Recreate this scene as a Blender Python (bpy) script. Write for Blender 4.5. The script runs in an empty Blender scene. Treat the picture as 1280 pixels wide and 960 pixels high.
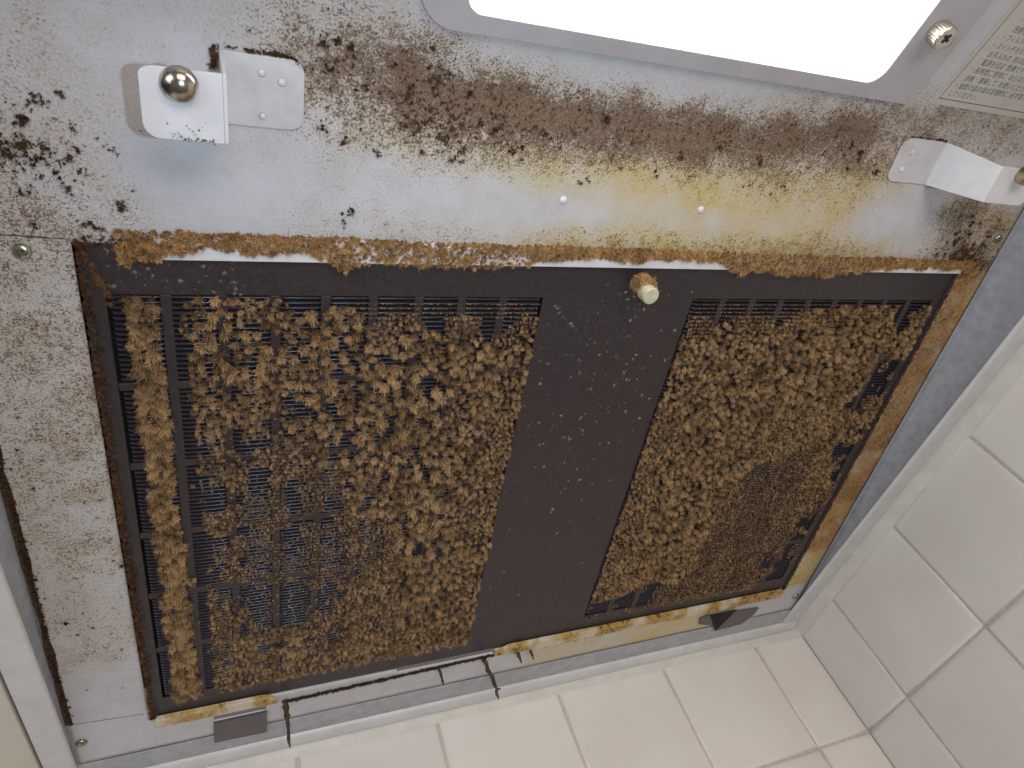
import bpy, math, random
import numpy as np
from mathutils import Matrix, Vector
random.seed(7); rng = np.random.default_rng(7)
SC = bpy.context.scene
K = 0.001            # all lengths below are millimetres
Z0 = 1850.0          # height of the filter's front edge above the kitchen floor
CAM_R = [[0.9226787, -0.2122862, -0.3218674], [-0.0416253, 0.7750616, -0.6305132], [0.3833163, 0.5951589, 0.7062963]]
CAM_C = (50.678, -146.275, -267.389)

# ---------------------------------------------------------------- camera
cam = bpy.data.cameras.new('camera'); camo = bpy.data.objects.new('camera', cam); SC.collection.objects.link(camo)
r0, r1, r2 = [Vector(r) for r in CAM_R]
camo.matrix_world = Matrix.Translation(Vector((CAM_C[0], CAM_C[1], CAM_C[2] + Z0)) * K) @ Matrix((r0, -r1, -r2)).transposed().to_4x4()
cam.sensor_width = 36.0; cam.lens = 855.69 / 1280 * 36.0
cam.clip_start = 0.01; cam.clip_end = 50
SC.camera = camo

# ---------------------------------------------------------------- light
w = bpy.data.worlds.new('World'); SC.world = w; w.use_nodes = True
wn = w.node_tree.nodes; wl = w.node_tree.links
bg = wn['Background']; bg.inputs[1].default_value = 0.125; bg.inputs[0].default_value = (1.0, 0.93, 0.87, 1)

def look(o, target):
    d = Vector(target) - o.location
    o.rotation_euler = d.to_track_quat('-Z', 'Y').to_euler()
def area(name, loc, target, sx, sy, power, col):
    l = bpy.data.lights.new(name, 'AREA'); l.shape = 'RECTANGLE'; l.size = sx; l.size_y = sy; l.energy = power; l.color = col
    o = bpy.data.objects.new(name, l); SC.collection.objects.link(o)
    o.location = Vector((loc[0], loc[1], loc[2] + Z0)) * K; look(o, Vector((target[0], target[1], target[2] + Z0)) * K)
    return o
area('window_light', (-750, -500, -500), (200, 100, 0), 0.7, 0.6, 3.6, (0.86, 0.92, 1.0))
area('room_light', (300, -1100, -900), (250, 200, -50), 0.8, 0.5, 8.0, (1.0, 0.85, 0.72))
area('phone_flash', (98, -146, -268), (250, 150, 0), 0.010, 0.010, 0.44, (0.66, 0.82, 1.0))
SC.view_settings.view_transform = 'Standard'; SC.view_settings.look = 'None'
SC.view_settings.exposure = 0.0; SC.view_settings.gamma = 1.0

# ---------------------------------------------------------------- hood underside profile
T = 30.498 / 270.821
A0, A1, YA, YB = -math.atan(T), math.radians(15), -62.0, -92.0
_ys = np.linspace(0, -400, 4001)
def slope(y):
    y = np.asarray(y, float); t = np.clip((YA - y) / (YA - YB), 0, 1); t = t * t * (3 - 2 * t)
    return np.tan(A0 + (A1 - A0) * t)
_zs = np.concatenate([[0], np.cumsum(-0.1 * slope((_ys[1:] + _ys[:-1]) / 2))])
def prof(y):
    y = np.asarray(y, float)
    return np.where(y >= 0, -T * y, np.interp(-y, -_ys, _zs))
def P(x, y, h=0.0):
    """point on the hood underside, h mm proud of it (towards the room)"""
    x = np.asarray(x, float); y = np.asarray(y, float); h = np.asarray(h, float); x, y, h = np.broadcast_arrays(x, y, h)
    s = slope(y); n = np.sqrt(1 + s * s)
    return np.stack([x, y + h * s / n, prof(y) - h / n], -1)

# ---------------------------------------------------------------- node helpers
def mat(name):
    m = bpy.data.materials.new(name); m.use_nodes = True
    b = m.node_tree.nodes['Principled BSDF']
    return m, m.node_tree, b
def N(nt, t, **kw):
    n = nt.nodes.new(t)
    for k, v in kw.items(): setattr(n, k, v)
    return n
def math_(nt, op, a, b=None, clamp=False):
    n = N(nt, 'ShaderNodeMath', operation=op); n.use_clamp = clamp
    for i, v in enumerate((a, b)):
        if v is None: continue
        if isinstance(v, (int, float)): n.inputs[i].default_value = v
        else: nt.links.new(v, n.inputs[i])
    return n.outputs[0]
def noise(nt, scale, detail=3.0, rough=0.55, vec=None, dist=0.0):
    n = N(nt, 'ShaderNodeTexNoise'); n.inputs['Scale'].default_value = scale; n.inputs['Detail'].default_value = detail
    n.inputs['Roughness'].default_value = rough; n.inputs['Distortion'].default_value = dist
    if vec is not None: nt.links.new(vec, n.inputs['Vector'])
    return n.outputs[0]
def objco(nt): return N(nt, 'ShaderNodeTexCoord').outputs['Object']
def smooth(nt, v, lo, hi, a=0.0, b=1.0):
    n = N(nt, 'ShaderNodeMapRange'); n.interpolation_type = 'SMOOTHSTEP'
    nt.links.new(v, n.inputs[0]) if not isinstance(v, (int, float)) else None
    for i, q in enumerate((lo, hi, a, b)): n.inputs[i + 1].default_value = q
    return n.outputs[0]
def mixc(nt, f, a, b):
    n = N(nt, 'ShaderNodeMix', data_type='RGBA')
    if isinstance(f, (int, float)): n.inputs[0].default_value = f
    else: nt.links.new(f, n.inputs[0])
    for i, v in ((6, a), (7, b)):
        if isinstance(v, tuple): n.inputs[i].default_value = (*v, 1)
        else: nt.links.new(v, n.inputs[i])
    return n.outputs[2]
def bump(nt, bs, h, dist, strength=1.0):
    n = N(nt, 'ShaderNodeBump'); n.inputs['Distance'].default_value = dist; n.inputs['Strength'].default_value = strength
    nt.links.new(h, n.inputs['Height']); nt.links.new(n.outputs[0], bs.inputs['Normal'])
def attr(nt, name): 
    n = N(nt, 'ShaderNodeAttribute'); n.attribute_name = name; return n
def simple(name, col, rough=0.4, metal=0.0, var=0.15, scale=300, bd=0.0, spec=0.5):
    m, nt, b = mat(name); c = objco(nt)
    n1 = noise(nt, scale, 4, .6, c)
    lo = tuple(v * (1 - var) for v in col); hi = tuple(min(1, v * (1 + var)) for v in col)
    nt.links.new(mixc(nt, smooth(nt, n1, .3, .7), lo, hi), b.inputs['Base Color'])
    b.inputs['Roughness'].default_value = rough; b.inputs['Metallic'].default_value = metal
    b.inputs['Specular IOR Level'].default_value = spec
    if bd: bump(nt, b, noise(nt, scale * 3, 3, .6, c), bd)
    return m

# ---------------------------------------------------------------- materials
def m_panel_():
    """white painted steel with kitchen grime: beige film, brown grains, dark clots, yellow grease"""
    m, nt, b = mat('painted_steel_grimy'); c = objco(nt)
    a = attr(nt, 'grime'); sp = N(nt, 'ShaderNodeSeparateColor'); nt.links.new(a.outputs['Color'], sp.inputs[0])
    soot, yel, clot = sp.outputs[0], sp.outputs[1], sp.outputs[2]
    nf = noise(nt, 1100, 3, .65, c); nm = noise(nt, 330, 4, .6, c); nl = noise(nt, 70, 4, .6, c)
    # grain threshold
    gr = math_(nt, 'ADD', math_(nt, 'MULTIPLY', nf, .80), math_(nt, 'ADD', math_(nt, 'MULTIPLY', nm, .45), math_(nt, 'ADD', math_(nt, 'MULTIPLY', nl, .08), .06)))   # mean about .72
    grain = math_(nt, 'MULTIPLY', smooth(nt, math_(nt, 'ADD', gr, math_(nt, 'MULTIPLY', soot, .56)), .90, 1.15), smooth(nt, soot, .06, .30, .10, 1.0))
    fm = smooth(nt, math_(nt, 'ADD', math_(nt, 'ADD', soot, math_(nt, 'MULTIPLY', math_(nt, 'SUBTRACT', nf, .5), 1.1)), math_(nt, 'MULTIPLY', math_(nt, 'SUBTRACT', nl, .5), .35)), .05, .50)
    film = math_(nt, 'MULTIPLY', fm, .85)
    paint = mixc(nt, smooth(nt, nl, .35, .7), (.525, .53, .56), (.485, .49, .515))
    col = mixc(nt, film, paint, (.43, .345, .255))
    yl = math_(nt, 'MULTIPLY', smooth(nt, yel, .0, .55), smooth(nt, math_(nt, 'ADD', nm, nl), .55, 1.2, .45, .95))
    col = mixc(nt, yl, col, mixc(nt, smooth(nt, yel, .5, .8), (.52, .40, .14), (.43, .22, .05)))
    brown = mixc(nt, smooth(nt, noise(nt, 45, 3, .5, c), .4, .62), (.108, .054, .031), (.115, .056, .022))
    brown = mixc(nt, smooth(nt, noise(nt, 800, 3, .7, c), .40, .60), brown, (.20, .115, .07))
    gl = math_(nt, 'MULTIPLY', grain, .92)
    col = mixc(nt, gl, col, brown)
    v = N(nt, 'ShaderNodeTexVoronoi'); v.inputs['Scale'].default_value = 190; nt.links.new(c, v.inputs['Vector'])
    wob = noise(nt, 520, 4, .7, c)
    cl = math_(nt, 'ADD', math_(nt, 'MULTIPLY', clot, .55), math_(nt, 'ADD', math_(nt, 'MULTIPLY', wob, .75), math_(nt, 'MULTIPLY', nm, .55)))
    clm = smooth(nt, cl, 1.04, 1.12)
    col = mixc(nt, clm, col, (.045, .022, .010))
    nt.links.new(col, b.inputs['Base Color'])
    r = math_(nt, 'ADD', math_(nt, 'MULTIPLY', grain, .25), math_(nt, 'ADD', .36, math_(nt, 'MULTIPLY', film, .22)))
    nt.links.new(r, b.inputs['Roughness'])
    hgt = math_(nt, 'ADD', math_(nt, 'MULTIPLY', grain, .6), math_(nt, 'ADD', clm, math_(nt, 'MULTIPLY', nf, .18)))
    bump(nt, b, hgt, .0008, 1.0)
    return m
M_PANEL = m_panel_()
M_WHITE = simple('painted_steel_white', (.66, .66, .68), .36, var=.05, scale=90, bd=.00003)
M_TRIM = simple('lamp_frame_paint', (.42, .40, .41), .42, var=.05, scale=60, bd=.00003)
M_RIM = simple('hood_rim_paint', (.60, .59, .59), .38, var=.06, scale=60, bd=.00003)
M_SKIRT = simple('skirt_paint', (.36, .37, .395), .4, var=.12, scale=140, bd=.00003)
M_CAB = simple('cabinet_laminate', (.60, .56, .48), .35, var=.03, scale=40)
M_FRAME = simple('filter_frame_metal', (.034, .0245, .025), .45, var=.22, scale=420, bd=.00004)
M_LOUV = simple('louvre_metal', (.026, .020, .022), .27, var=.25, scale=500, bd=.00003, spec=.65)
M_LOUV.node_tree.nodes['Principled BSDF'].inputs['Specular Tint'].default_value = (.62, .76, 1.0, 1)  # blue sheen of reflected light put into the specular tint
M_BLACK = simple('plenum_dark', (.006, .005, .006), .8, var=.2)
M_GREY = simple('grey_plastic', (.115, .10, .098), .5, var=.08, scale=300, bd=.00002)
M_BRASS = simple('tarnished_brass', (.42, .36, .24), .24, 1.0, var=.45, scale=260, bd=.00003)
M_STEEL = simple('knurled_steel', (.62, .58, .50), .3, 1.0, var=.15, scale=200)
M_DOME = simple('chrome_painted_reflections', (.40, .36, .30), .2, 1.0, var=.75, scale=170, bd=.00005)  # dark reflections put into the dome's colour as mottling
M_SCREW = simple('zinc_screw', (.36, .35, .27), .3, 1.0, var=.3, scale=300)
M_SLOT = simple('screw_recess', (.02, .018, .014), .7, var=.3)
M_KNOB = simple('aged_plastic_knob', (.55, .52, .36), .35, var=.12, scale=250)
M_GREASE = simple('hardened_grease', (.060, .038, .018), .45, var=.5, scale=500, bd=.0003)
M_GROUT = simple('tile_grout', (.55, .50, .44), .85, var=.15, scale=300, bd=.0001)
M_CAULK = simple('caulk_bead', (.60, .58, .53), .45, var=.06, scale=60, bd=.00005)
M_RED = simple('seam_dark_brown', (.05, .025, .015), .7, var=.3)  # dark brown of the thin strips along the sheet joints
M_PAD = simple('pad_paint', (.54, .535, .55), .38, var=.07, scale=120, bd=.00003)
M_STICK = simple('paper_sticker', (.50, .475, .43), .5, var=.05, scale=60)
M_INKG = simple('green_ink', (.045, .105, .08), .6, var=.1)
M_INKB = simple('brown_ink', (.13, .11, .09), .6, var=.1)
M_LIPY = None
def m_lip_():
    m, nt, b = mat('grease_stained_lip'); c = objco(nt)
    n1 = noise(nt, 45, 4, .6, c); n2 = noise(nt, 380, 4, .65, c)
    col = mixc(nt, smooth(nt, n1, .38, .56), (.55, .49, .38), (.40, .25, .055))
    col = mixc(nt, smooth(nt, math_(nt, 'ADD', n2, n1), 1.06, 1.2), col, (.11, .055, .02))
    nt.links.new(col, b.inputs['Base Color']); b.inputs['Roughness'].default_value = .42
    bump(nt, b, n2, .0004, .6); return m
M_LIP = m_lip_()
def m_tile_():
    m, nt, b = mat('glazed_tile'); c = objco(nt); a = attr(nt, 'tint')
    n1 = noise(nt, 14, 3, .5, c)
    col = mixc(nt, smooth(nt, n1, .35, .65), (.73, .68, .635), (.765, .725, .67))
    h = N(nt, 'ShaderNodeHueSaturation'); nt.links.new(a.outputs['Fac'], h.inputs['Value']); nt.links.new(col, h.inputs['Color'])
    nt.links.new(h.outputs[0], b.inputs['Base Color'])
    nt.links.new(smooth(nt, noise(nt, 30, 4, .6, c),   .3, .7, .06, .16), b.inputs['Roughness'])
    bump(nt, b, noise(nt, 22, 2, .4, c), .0008, .35); return m
M_TILE = m_tile_()
def m_dust_(name, c0, c1):  # c0: dirty roots with shade put into the colour, c1: tips
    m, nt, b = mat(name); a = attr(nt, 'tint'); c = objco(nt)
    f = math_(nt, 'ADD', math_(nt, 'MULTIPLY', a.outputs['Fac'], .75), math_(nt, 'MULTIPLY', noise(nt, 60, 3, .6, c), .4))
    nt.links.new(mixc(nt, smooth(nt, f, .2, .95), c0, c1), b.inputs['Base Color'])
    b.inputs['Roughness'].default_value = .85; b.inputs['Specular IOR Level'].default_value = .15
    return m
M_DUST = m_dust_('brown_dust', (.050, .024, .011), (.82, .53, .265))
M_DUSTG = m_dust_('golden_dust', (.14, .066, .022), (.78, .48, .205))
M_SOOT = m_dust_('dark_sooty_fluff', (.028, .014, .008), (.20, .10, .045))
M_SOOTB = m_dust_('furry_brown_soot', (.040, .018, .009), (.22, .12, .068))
M_FLECK = m_dust_('pale_fleck', (.25, .20, .16), (.55, .47, .38))
def m_emit(name, col, s):
    m, nt, b = mat(name); b.inputs['Base Color'].default_value = (.8, .8, .8, 1)
    b.inputs['Emission Color'].default_value = (*col, 1); b.inputs['Emission Strength'].default_value = s; return m
M_LAMP = m_emit('lit_lamp_lens', (1.0, .95, .88), 7.0)

# ---------------------------------------------------------------- object helpers
ORG = {}
def tag(o, label=None, cat=None, group=None, kind=None):
    for k, v in (('label', label), ('category', cat), ('group', group), ('kind', kind)):
        if v: o[k] = v
    return o
def thing(name, loc, label, cat, group=None):
    o = bpy.data.objects.new(name, None); o.empty_display_size = .02; SC.collection.objects.link(o)
    o.location = Vector((loc[0], loc[1], loc[2] + Z0)) * K; ORG[o.name] = (loc[0], loc[1], loc[2])
    return tag(o, label, cat, group)
def obj(name, V, Fc, m, parent=None, smoothf=False, bevel=0, attrs=None, org=None):
    """one mesh object; V in mm (scene frame). org: origin in mm for top-level meshes"""
    V = np.asarray(V, float).reshape(-1, 3)
    o0 = ORG[parent.name] if parent is not None else (org if org is not None else tuple(V.mean(0)))
    me = bpy.data.meshes.new(name)
    if isinstance(Fc, np.ndarray):
        n, k = Fc.shape
        me.vertices.add(len(V)); me.vertices.foreach_set('co', ((V - np.array(o0)) * K).ravel())
        me.loops.add(n * k); me.loops.foreach_set('vertex_index', Fc.ravel().astype(np.int32))
        me.polygons.add(n); me.polygons.foreach_set('loop_start', np.arange(0, n * k, k, dtype=np.int32))
        me.update(calc_edges=True)
    else:
        me.from_pydata([tuple(v) for v in (V - np.array(o0)) * K], [], Fc); me.update()
    if smoothf: me.polygons.foreach_set('use_smooth', np.ones(len(me.polygons), bool))
    for an, (ty, data) in (attrs or {}).items():
        A = me.attributes.new(an, ty, 'POINT')
        A.data.foreach_set('color' if 'COLOR' in ty else 'value', np.asarray(data, np.float32).ravel())
    me.materials.append(m)
    o = bpy.data.objects.new(name, me); SC.collection.objects.link(o)
    if parent is not None:
        o.parent = parent; ORG[o.name] = o0
    else:
        o.location = Vector((o0[0], o0[1], o0[2] + Z0)) * K; ORG[o.name] = o0
    if bevel:
        b = o.modifiers.new('bevel', 'BEVEL'); b.width = bevel * K; b.segments = 2; b.limit_method = 'ANGLE'; b.angle_limit = .6
        me.polygons.foreach_set('use_smooth', np.ones(len(me.polygons), bool))
        wn_ = o.modifiers.new('wn', 'WEIGHTED_NORMAL'); wn_.keep_sharp = True
    return o
def rrect(x0, x1, y0, y1, r=(0, 0, 0, 0), seg=7):
    """outline: corners in order (x0,y0),(x1,y0),(x1,y1),(x0,y1)"""
    out = []
    for (cx, cy, sx, sy, a0), rr in zip(((x0, y0, 1, 1, 180), (x1, y0, -1, 1, 270), (x1, y1, -1, -1, 0), (x0, y1, 1, -1, 90)), r):
        rr = max(rr, .01)
        for i in range(seg + 1):
            a = math.radians(a0 + 90 * i / seg)
            out.append((cx + sx * rr + rr * math.cos(a), cy + sy * rr + rr * math.sin(a)))
    return out
def prism(outline, h0, h1):
    n = len(outline); X = np.array([p[0] for p in outline]); Y = np.array([p[1] for p in outline])
    V = np.concatenate([P(X, Y, h0), P(X, Y, h1)])
    Fc = [tuple(range(n)), tuple(range(2 * n - 1, n - 1, -1))]
    Fc += [(i, i + n, (i + 1) % n + n, (i + 1) % n) for i in range(n)]
    return V, Fc
def ring(outer, inner, h0, h1):
    n = len(outer); A = np.array(outer); B = np.array(inner)
    V = np.concatenate([P(A[:, 0], A[:, 1], h1), P(B[:, 0], B[:, 1], h1), P(A[:, 0], A[:, 1], h0), P(B[:, 0], B[:, 1], h0)])
    Fc = []
    for i in range(n):
        j = (i + 1) % n
        Fc += [(i, j, n + j, n + i), (2 * n + i, 3 * n + i, 3 * n + j, 2 * n + j), (i, 2 * n + i, 2 * n + j, j), (n + i, n + j, 3 * n + j, 3 * n + i)]
    return V, Fc
def lathe(cx, cy, prf, seg=40, knurl=0.0, knurl_rows=(), nk=0, axis=None):
    """prf: list of (radius, h) starting at the foot; axis = outward normal at (cx,cy)"""
    base = P(cx, cy, 0); s = float(slope(cy)); nrm = np.array([0, s, -1.]) / math.sqrt(1 + s * s)
    if axis is not None: nrm = np.array(axis, float); nrm /= np.linalg.norm(nrm)
    u = np.array([1., 0, 0]); u -= nrm * (u @ nrm); u /= np.linalg.norm(u); v = np.cross(nrm, u)
    V = []; 
    for k, (r, h) in enumerate(prf):
        for i in range(seg):
            a = 2 * math.pi * i / seg; rr = r * (1 + (knurl * (i % 2) if k in knurl_rows else 0))
            V.append(base + nrm * h + rr * (u * math.cos(a) + v * math.sin(a)))
    Fc = []
    for k in range(len(prf) - 1):
        for i in range(seg):
            j = (i + 1) % seg; Fc.append((k * seg + i, k * seg + j, (k + 1) * seg + j, (k + 1) * seg + i))
    Fc.append(tuple(range(seg))[::-1]); Fc.append(tuple(range((len(prf) - 1) * seg, len(prf) * seg)))
    return np.array(V), Fc
def plate_grid(xs, ys, solid, h0, h1):
    V = []; idx = {}; Fc = []
    def vi(i, j, k):
        if (i, j, k) not in idx:
            idx[(i, j, k)] = len(V); V.append(P(xs[i], ys[j], (h0, h1)[k]))
        return idx[(i, j, k)]
    nx, ny = len(xs) - 1, len(ys) - 1
    S = lambda i, j: 0 <= i < nx and 0 <= j < ny and solid(i, j)
    for i in range(nx):
        for j in range(ny):
            if not S(i, j): continue
            a = [(i, j), (i + 1, j), (i + 1, j + 1), (i, j + 1)]
            Fc.append(tuple(vi(*p, 1) for p in a)); Fc.append(tuple(vi(*p, 0) for p in a[::-1]))
            for (di, dj), (p, q) in (((0, -1), (0, 1)), ((1, 0), (1, 2)), ((0, 1), (2, 3)), ((-1, 0), (3, 0))):
                if not S(i + di, j + dj): Fc.append((vi(*a[q], 1), vi(*a[p], 1), vi(*a[p], 0), vi(*a[q], 0)))
    return np.array(V), Fc
def fix(o):
    import bmesh
    bm = bmesh.new(); bm.from_mesh(o.data); bmesh.ops.recalc_face_normals(bm, faces=bm.faces); bm.to_mesh(o.data); bm.free(); return o
def tubepath(pts, rad, seg=8):
    pts = [np.array(p, float) for p in pts]; V = []; Fc = []
    for k, p in enumerate(pts):
        d = pts[min(k + 1, len(pts) - 1)] - pts[max(k - 1, 0)]; d /= np.linalg.norm(d) + 1e-9
        u = np.cross(d, (0, 1, .1)); u /= np.linalg.norm(u); v = np.cross(d, u)
        for i in range(seg):
            a = 2 * math.pi * i / seg; V.append(p + rad[k] * (1 + .25 * random.uniform(-1, 1)) * (u * math.cos(a) + v * math.sin(a)))
    for k in range(len(pts) - 1):
        for i in range(seg):
            j = (i + 1) % seg; Fc.append((k * seg + i, k * seg + j, (k + 1) * seg + j, (k + 1) * seg + i))
    Fc.append(tuple(range(seg))[::-1]); Fc.append(tuple(range((len(pts) - 1) * seg, len(pts) * seg)))
    return np.array(V), Fc
def join(parts):
    V = []; Fc = []; o = 0
    for v, f in parts:
        V.append(np.asarray(v).reshape(-1, 3)); Fc += [tuple(i + o for i in t) for t in f]; o += len(V[-1])
    return np.concatenate(V), Fc
def boxw(x0, x1, y0, y1, z0, z1):
    V = [(x, y, z) for z in (z0, z1) for (x, y) in ((x0, y0), (x1, y0), (x1, y1), (x0, y1))]
    return np.array(V, float), [(3, 2, 1, 0), (4, 5, 6, 7), (0, 1, 5, 4), (1, 2, 6, 5), (2, 3, 7, 6), (3, 0, 4, 7)]
def interp(tab, x, y, sig, ax=1.0):
    tab = np.array(tab); d2 = (ax * (x[..., None] - tab[:, 0])) ** 2 + (y[..., None] - tab[:, 1]) ** 2
    dm = d2.min(-1, keepdims=True); wgt = np.exp(-(d2 - dm) / (2 * sig * sig)); wgt /= wgt.sum(-1, keepdims=True)
    return wgt @ tab[:, 2:]
def vnoise(x, y, s, seed=0):
    """smooth value noise"""
    r = np.random.default_rng(seed).random((256, 256)); x = x / s; y = y / s
    xi = np.floor(x).astype(int); yi = np.floor(y).astype(int); fx = x - xi; fy = y - yi
    fx = fx * fx * (3 - 2 * fx); fy = fy * fy * (3 - 2 * fy); g = lambda a, b: r[a % 256, b % 256]
    return (g(xi, yi) * (1 - fx) + g(xi + 1, yi) * fx) * (1 - fy) + (g(xi, yi + 1) * (1 - fx) + g(xi + 1, yi + 1) * fx) * fy
def textmesh(s, size):
    c = bpy.data.curves.new('t', 'FONT'); c.body = s; c.size = size; c.resolution_u = 2
    t = bpy.data.objects.new('t', c); SC.collection.objects.link(t)
    dg = bpy.context.evaluated_depsgraph_get(); me = bpy.data.meshes.new_from_object(t.evaluated_get(dg))
    V = np.array([tuple(v.co) for v in me.vertices]).reshape(-1, 3); Fc = [tuple(p.vertices) for p in me.polygons]
    bpy.data.objects.remove(t); bpy.data.curves.remove(c); bpy.data.meshes.remove(me)
    return V, Fc
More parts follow.
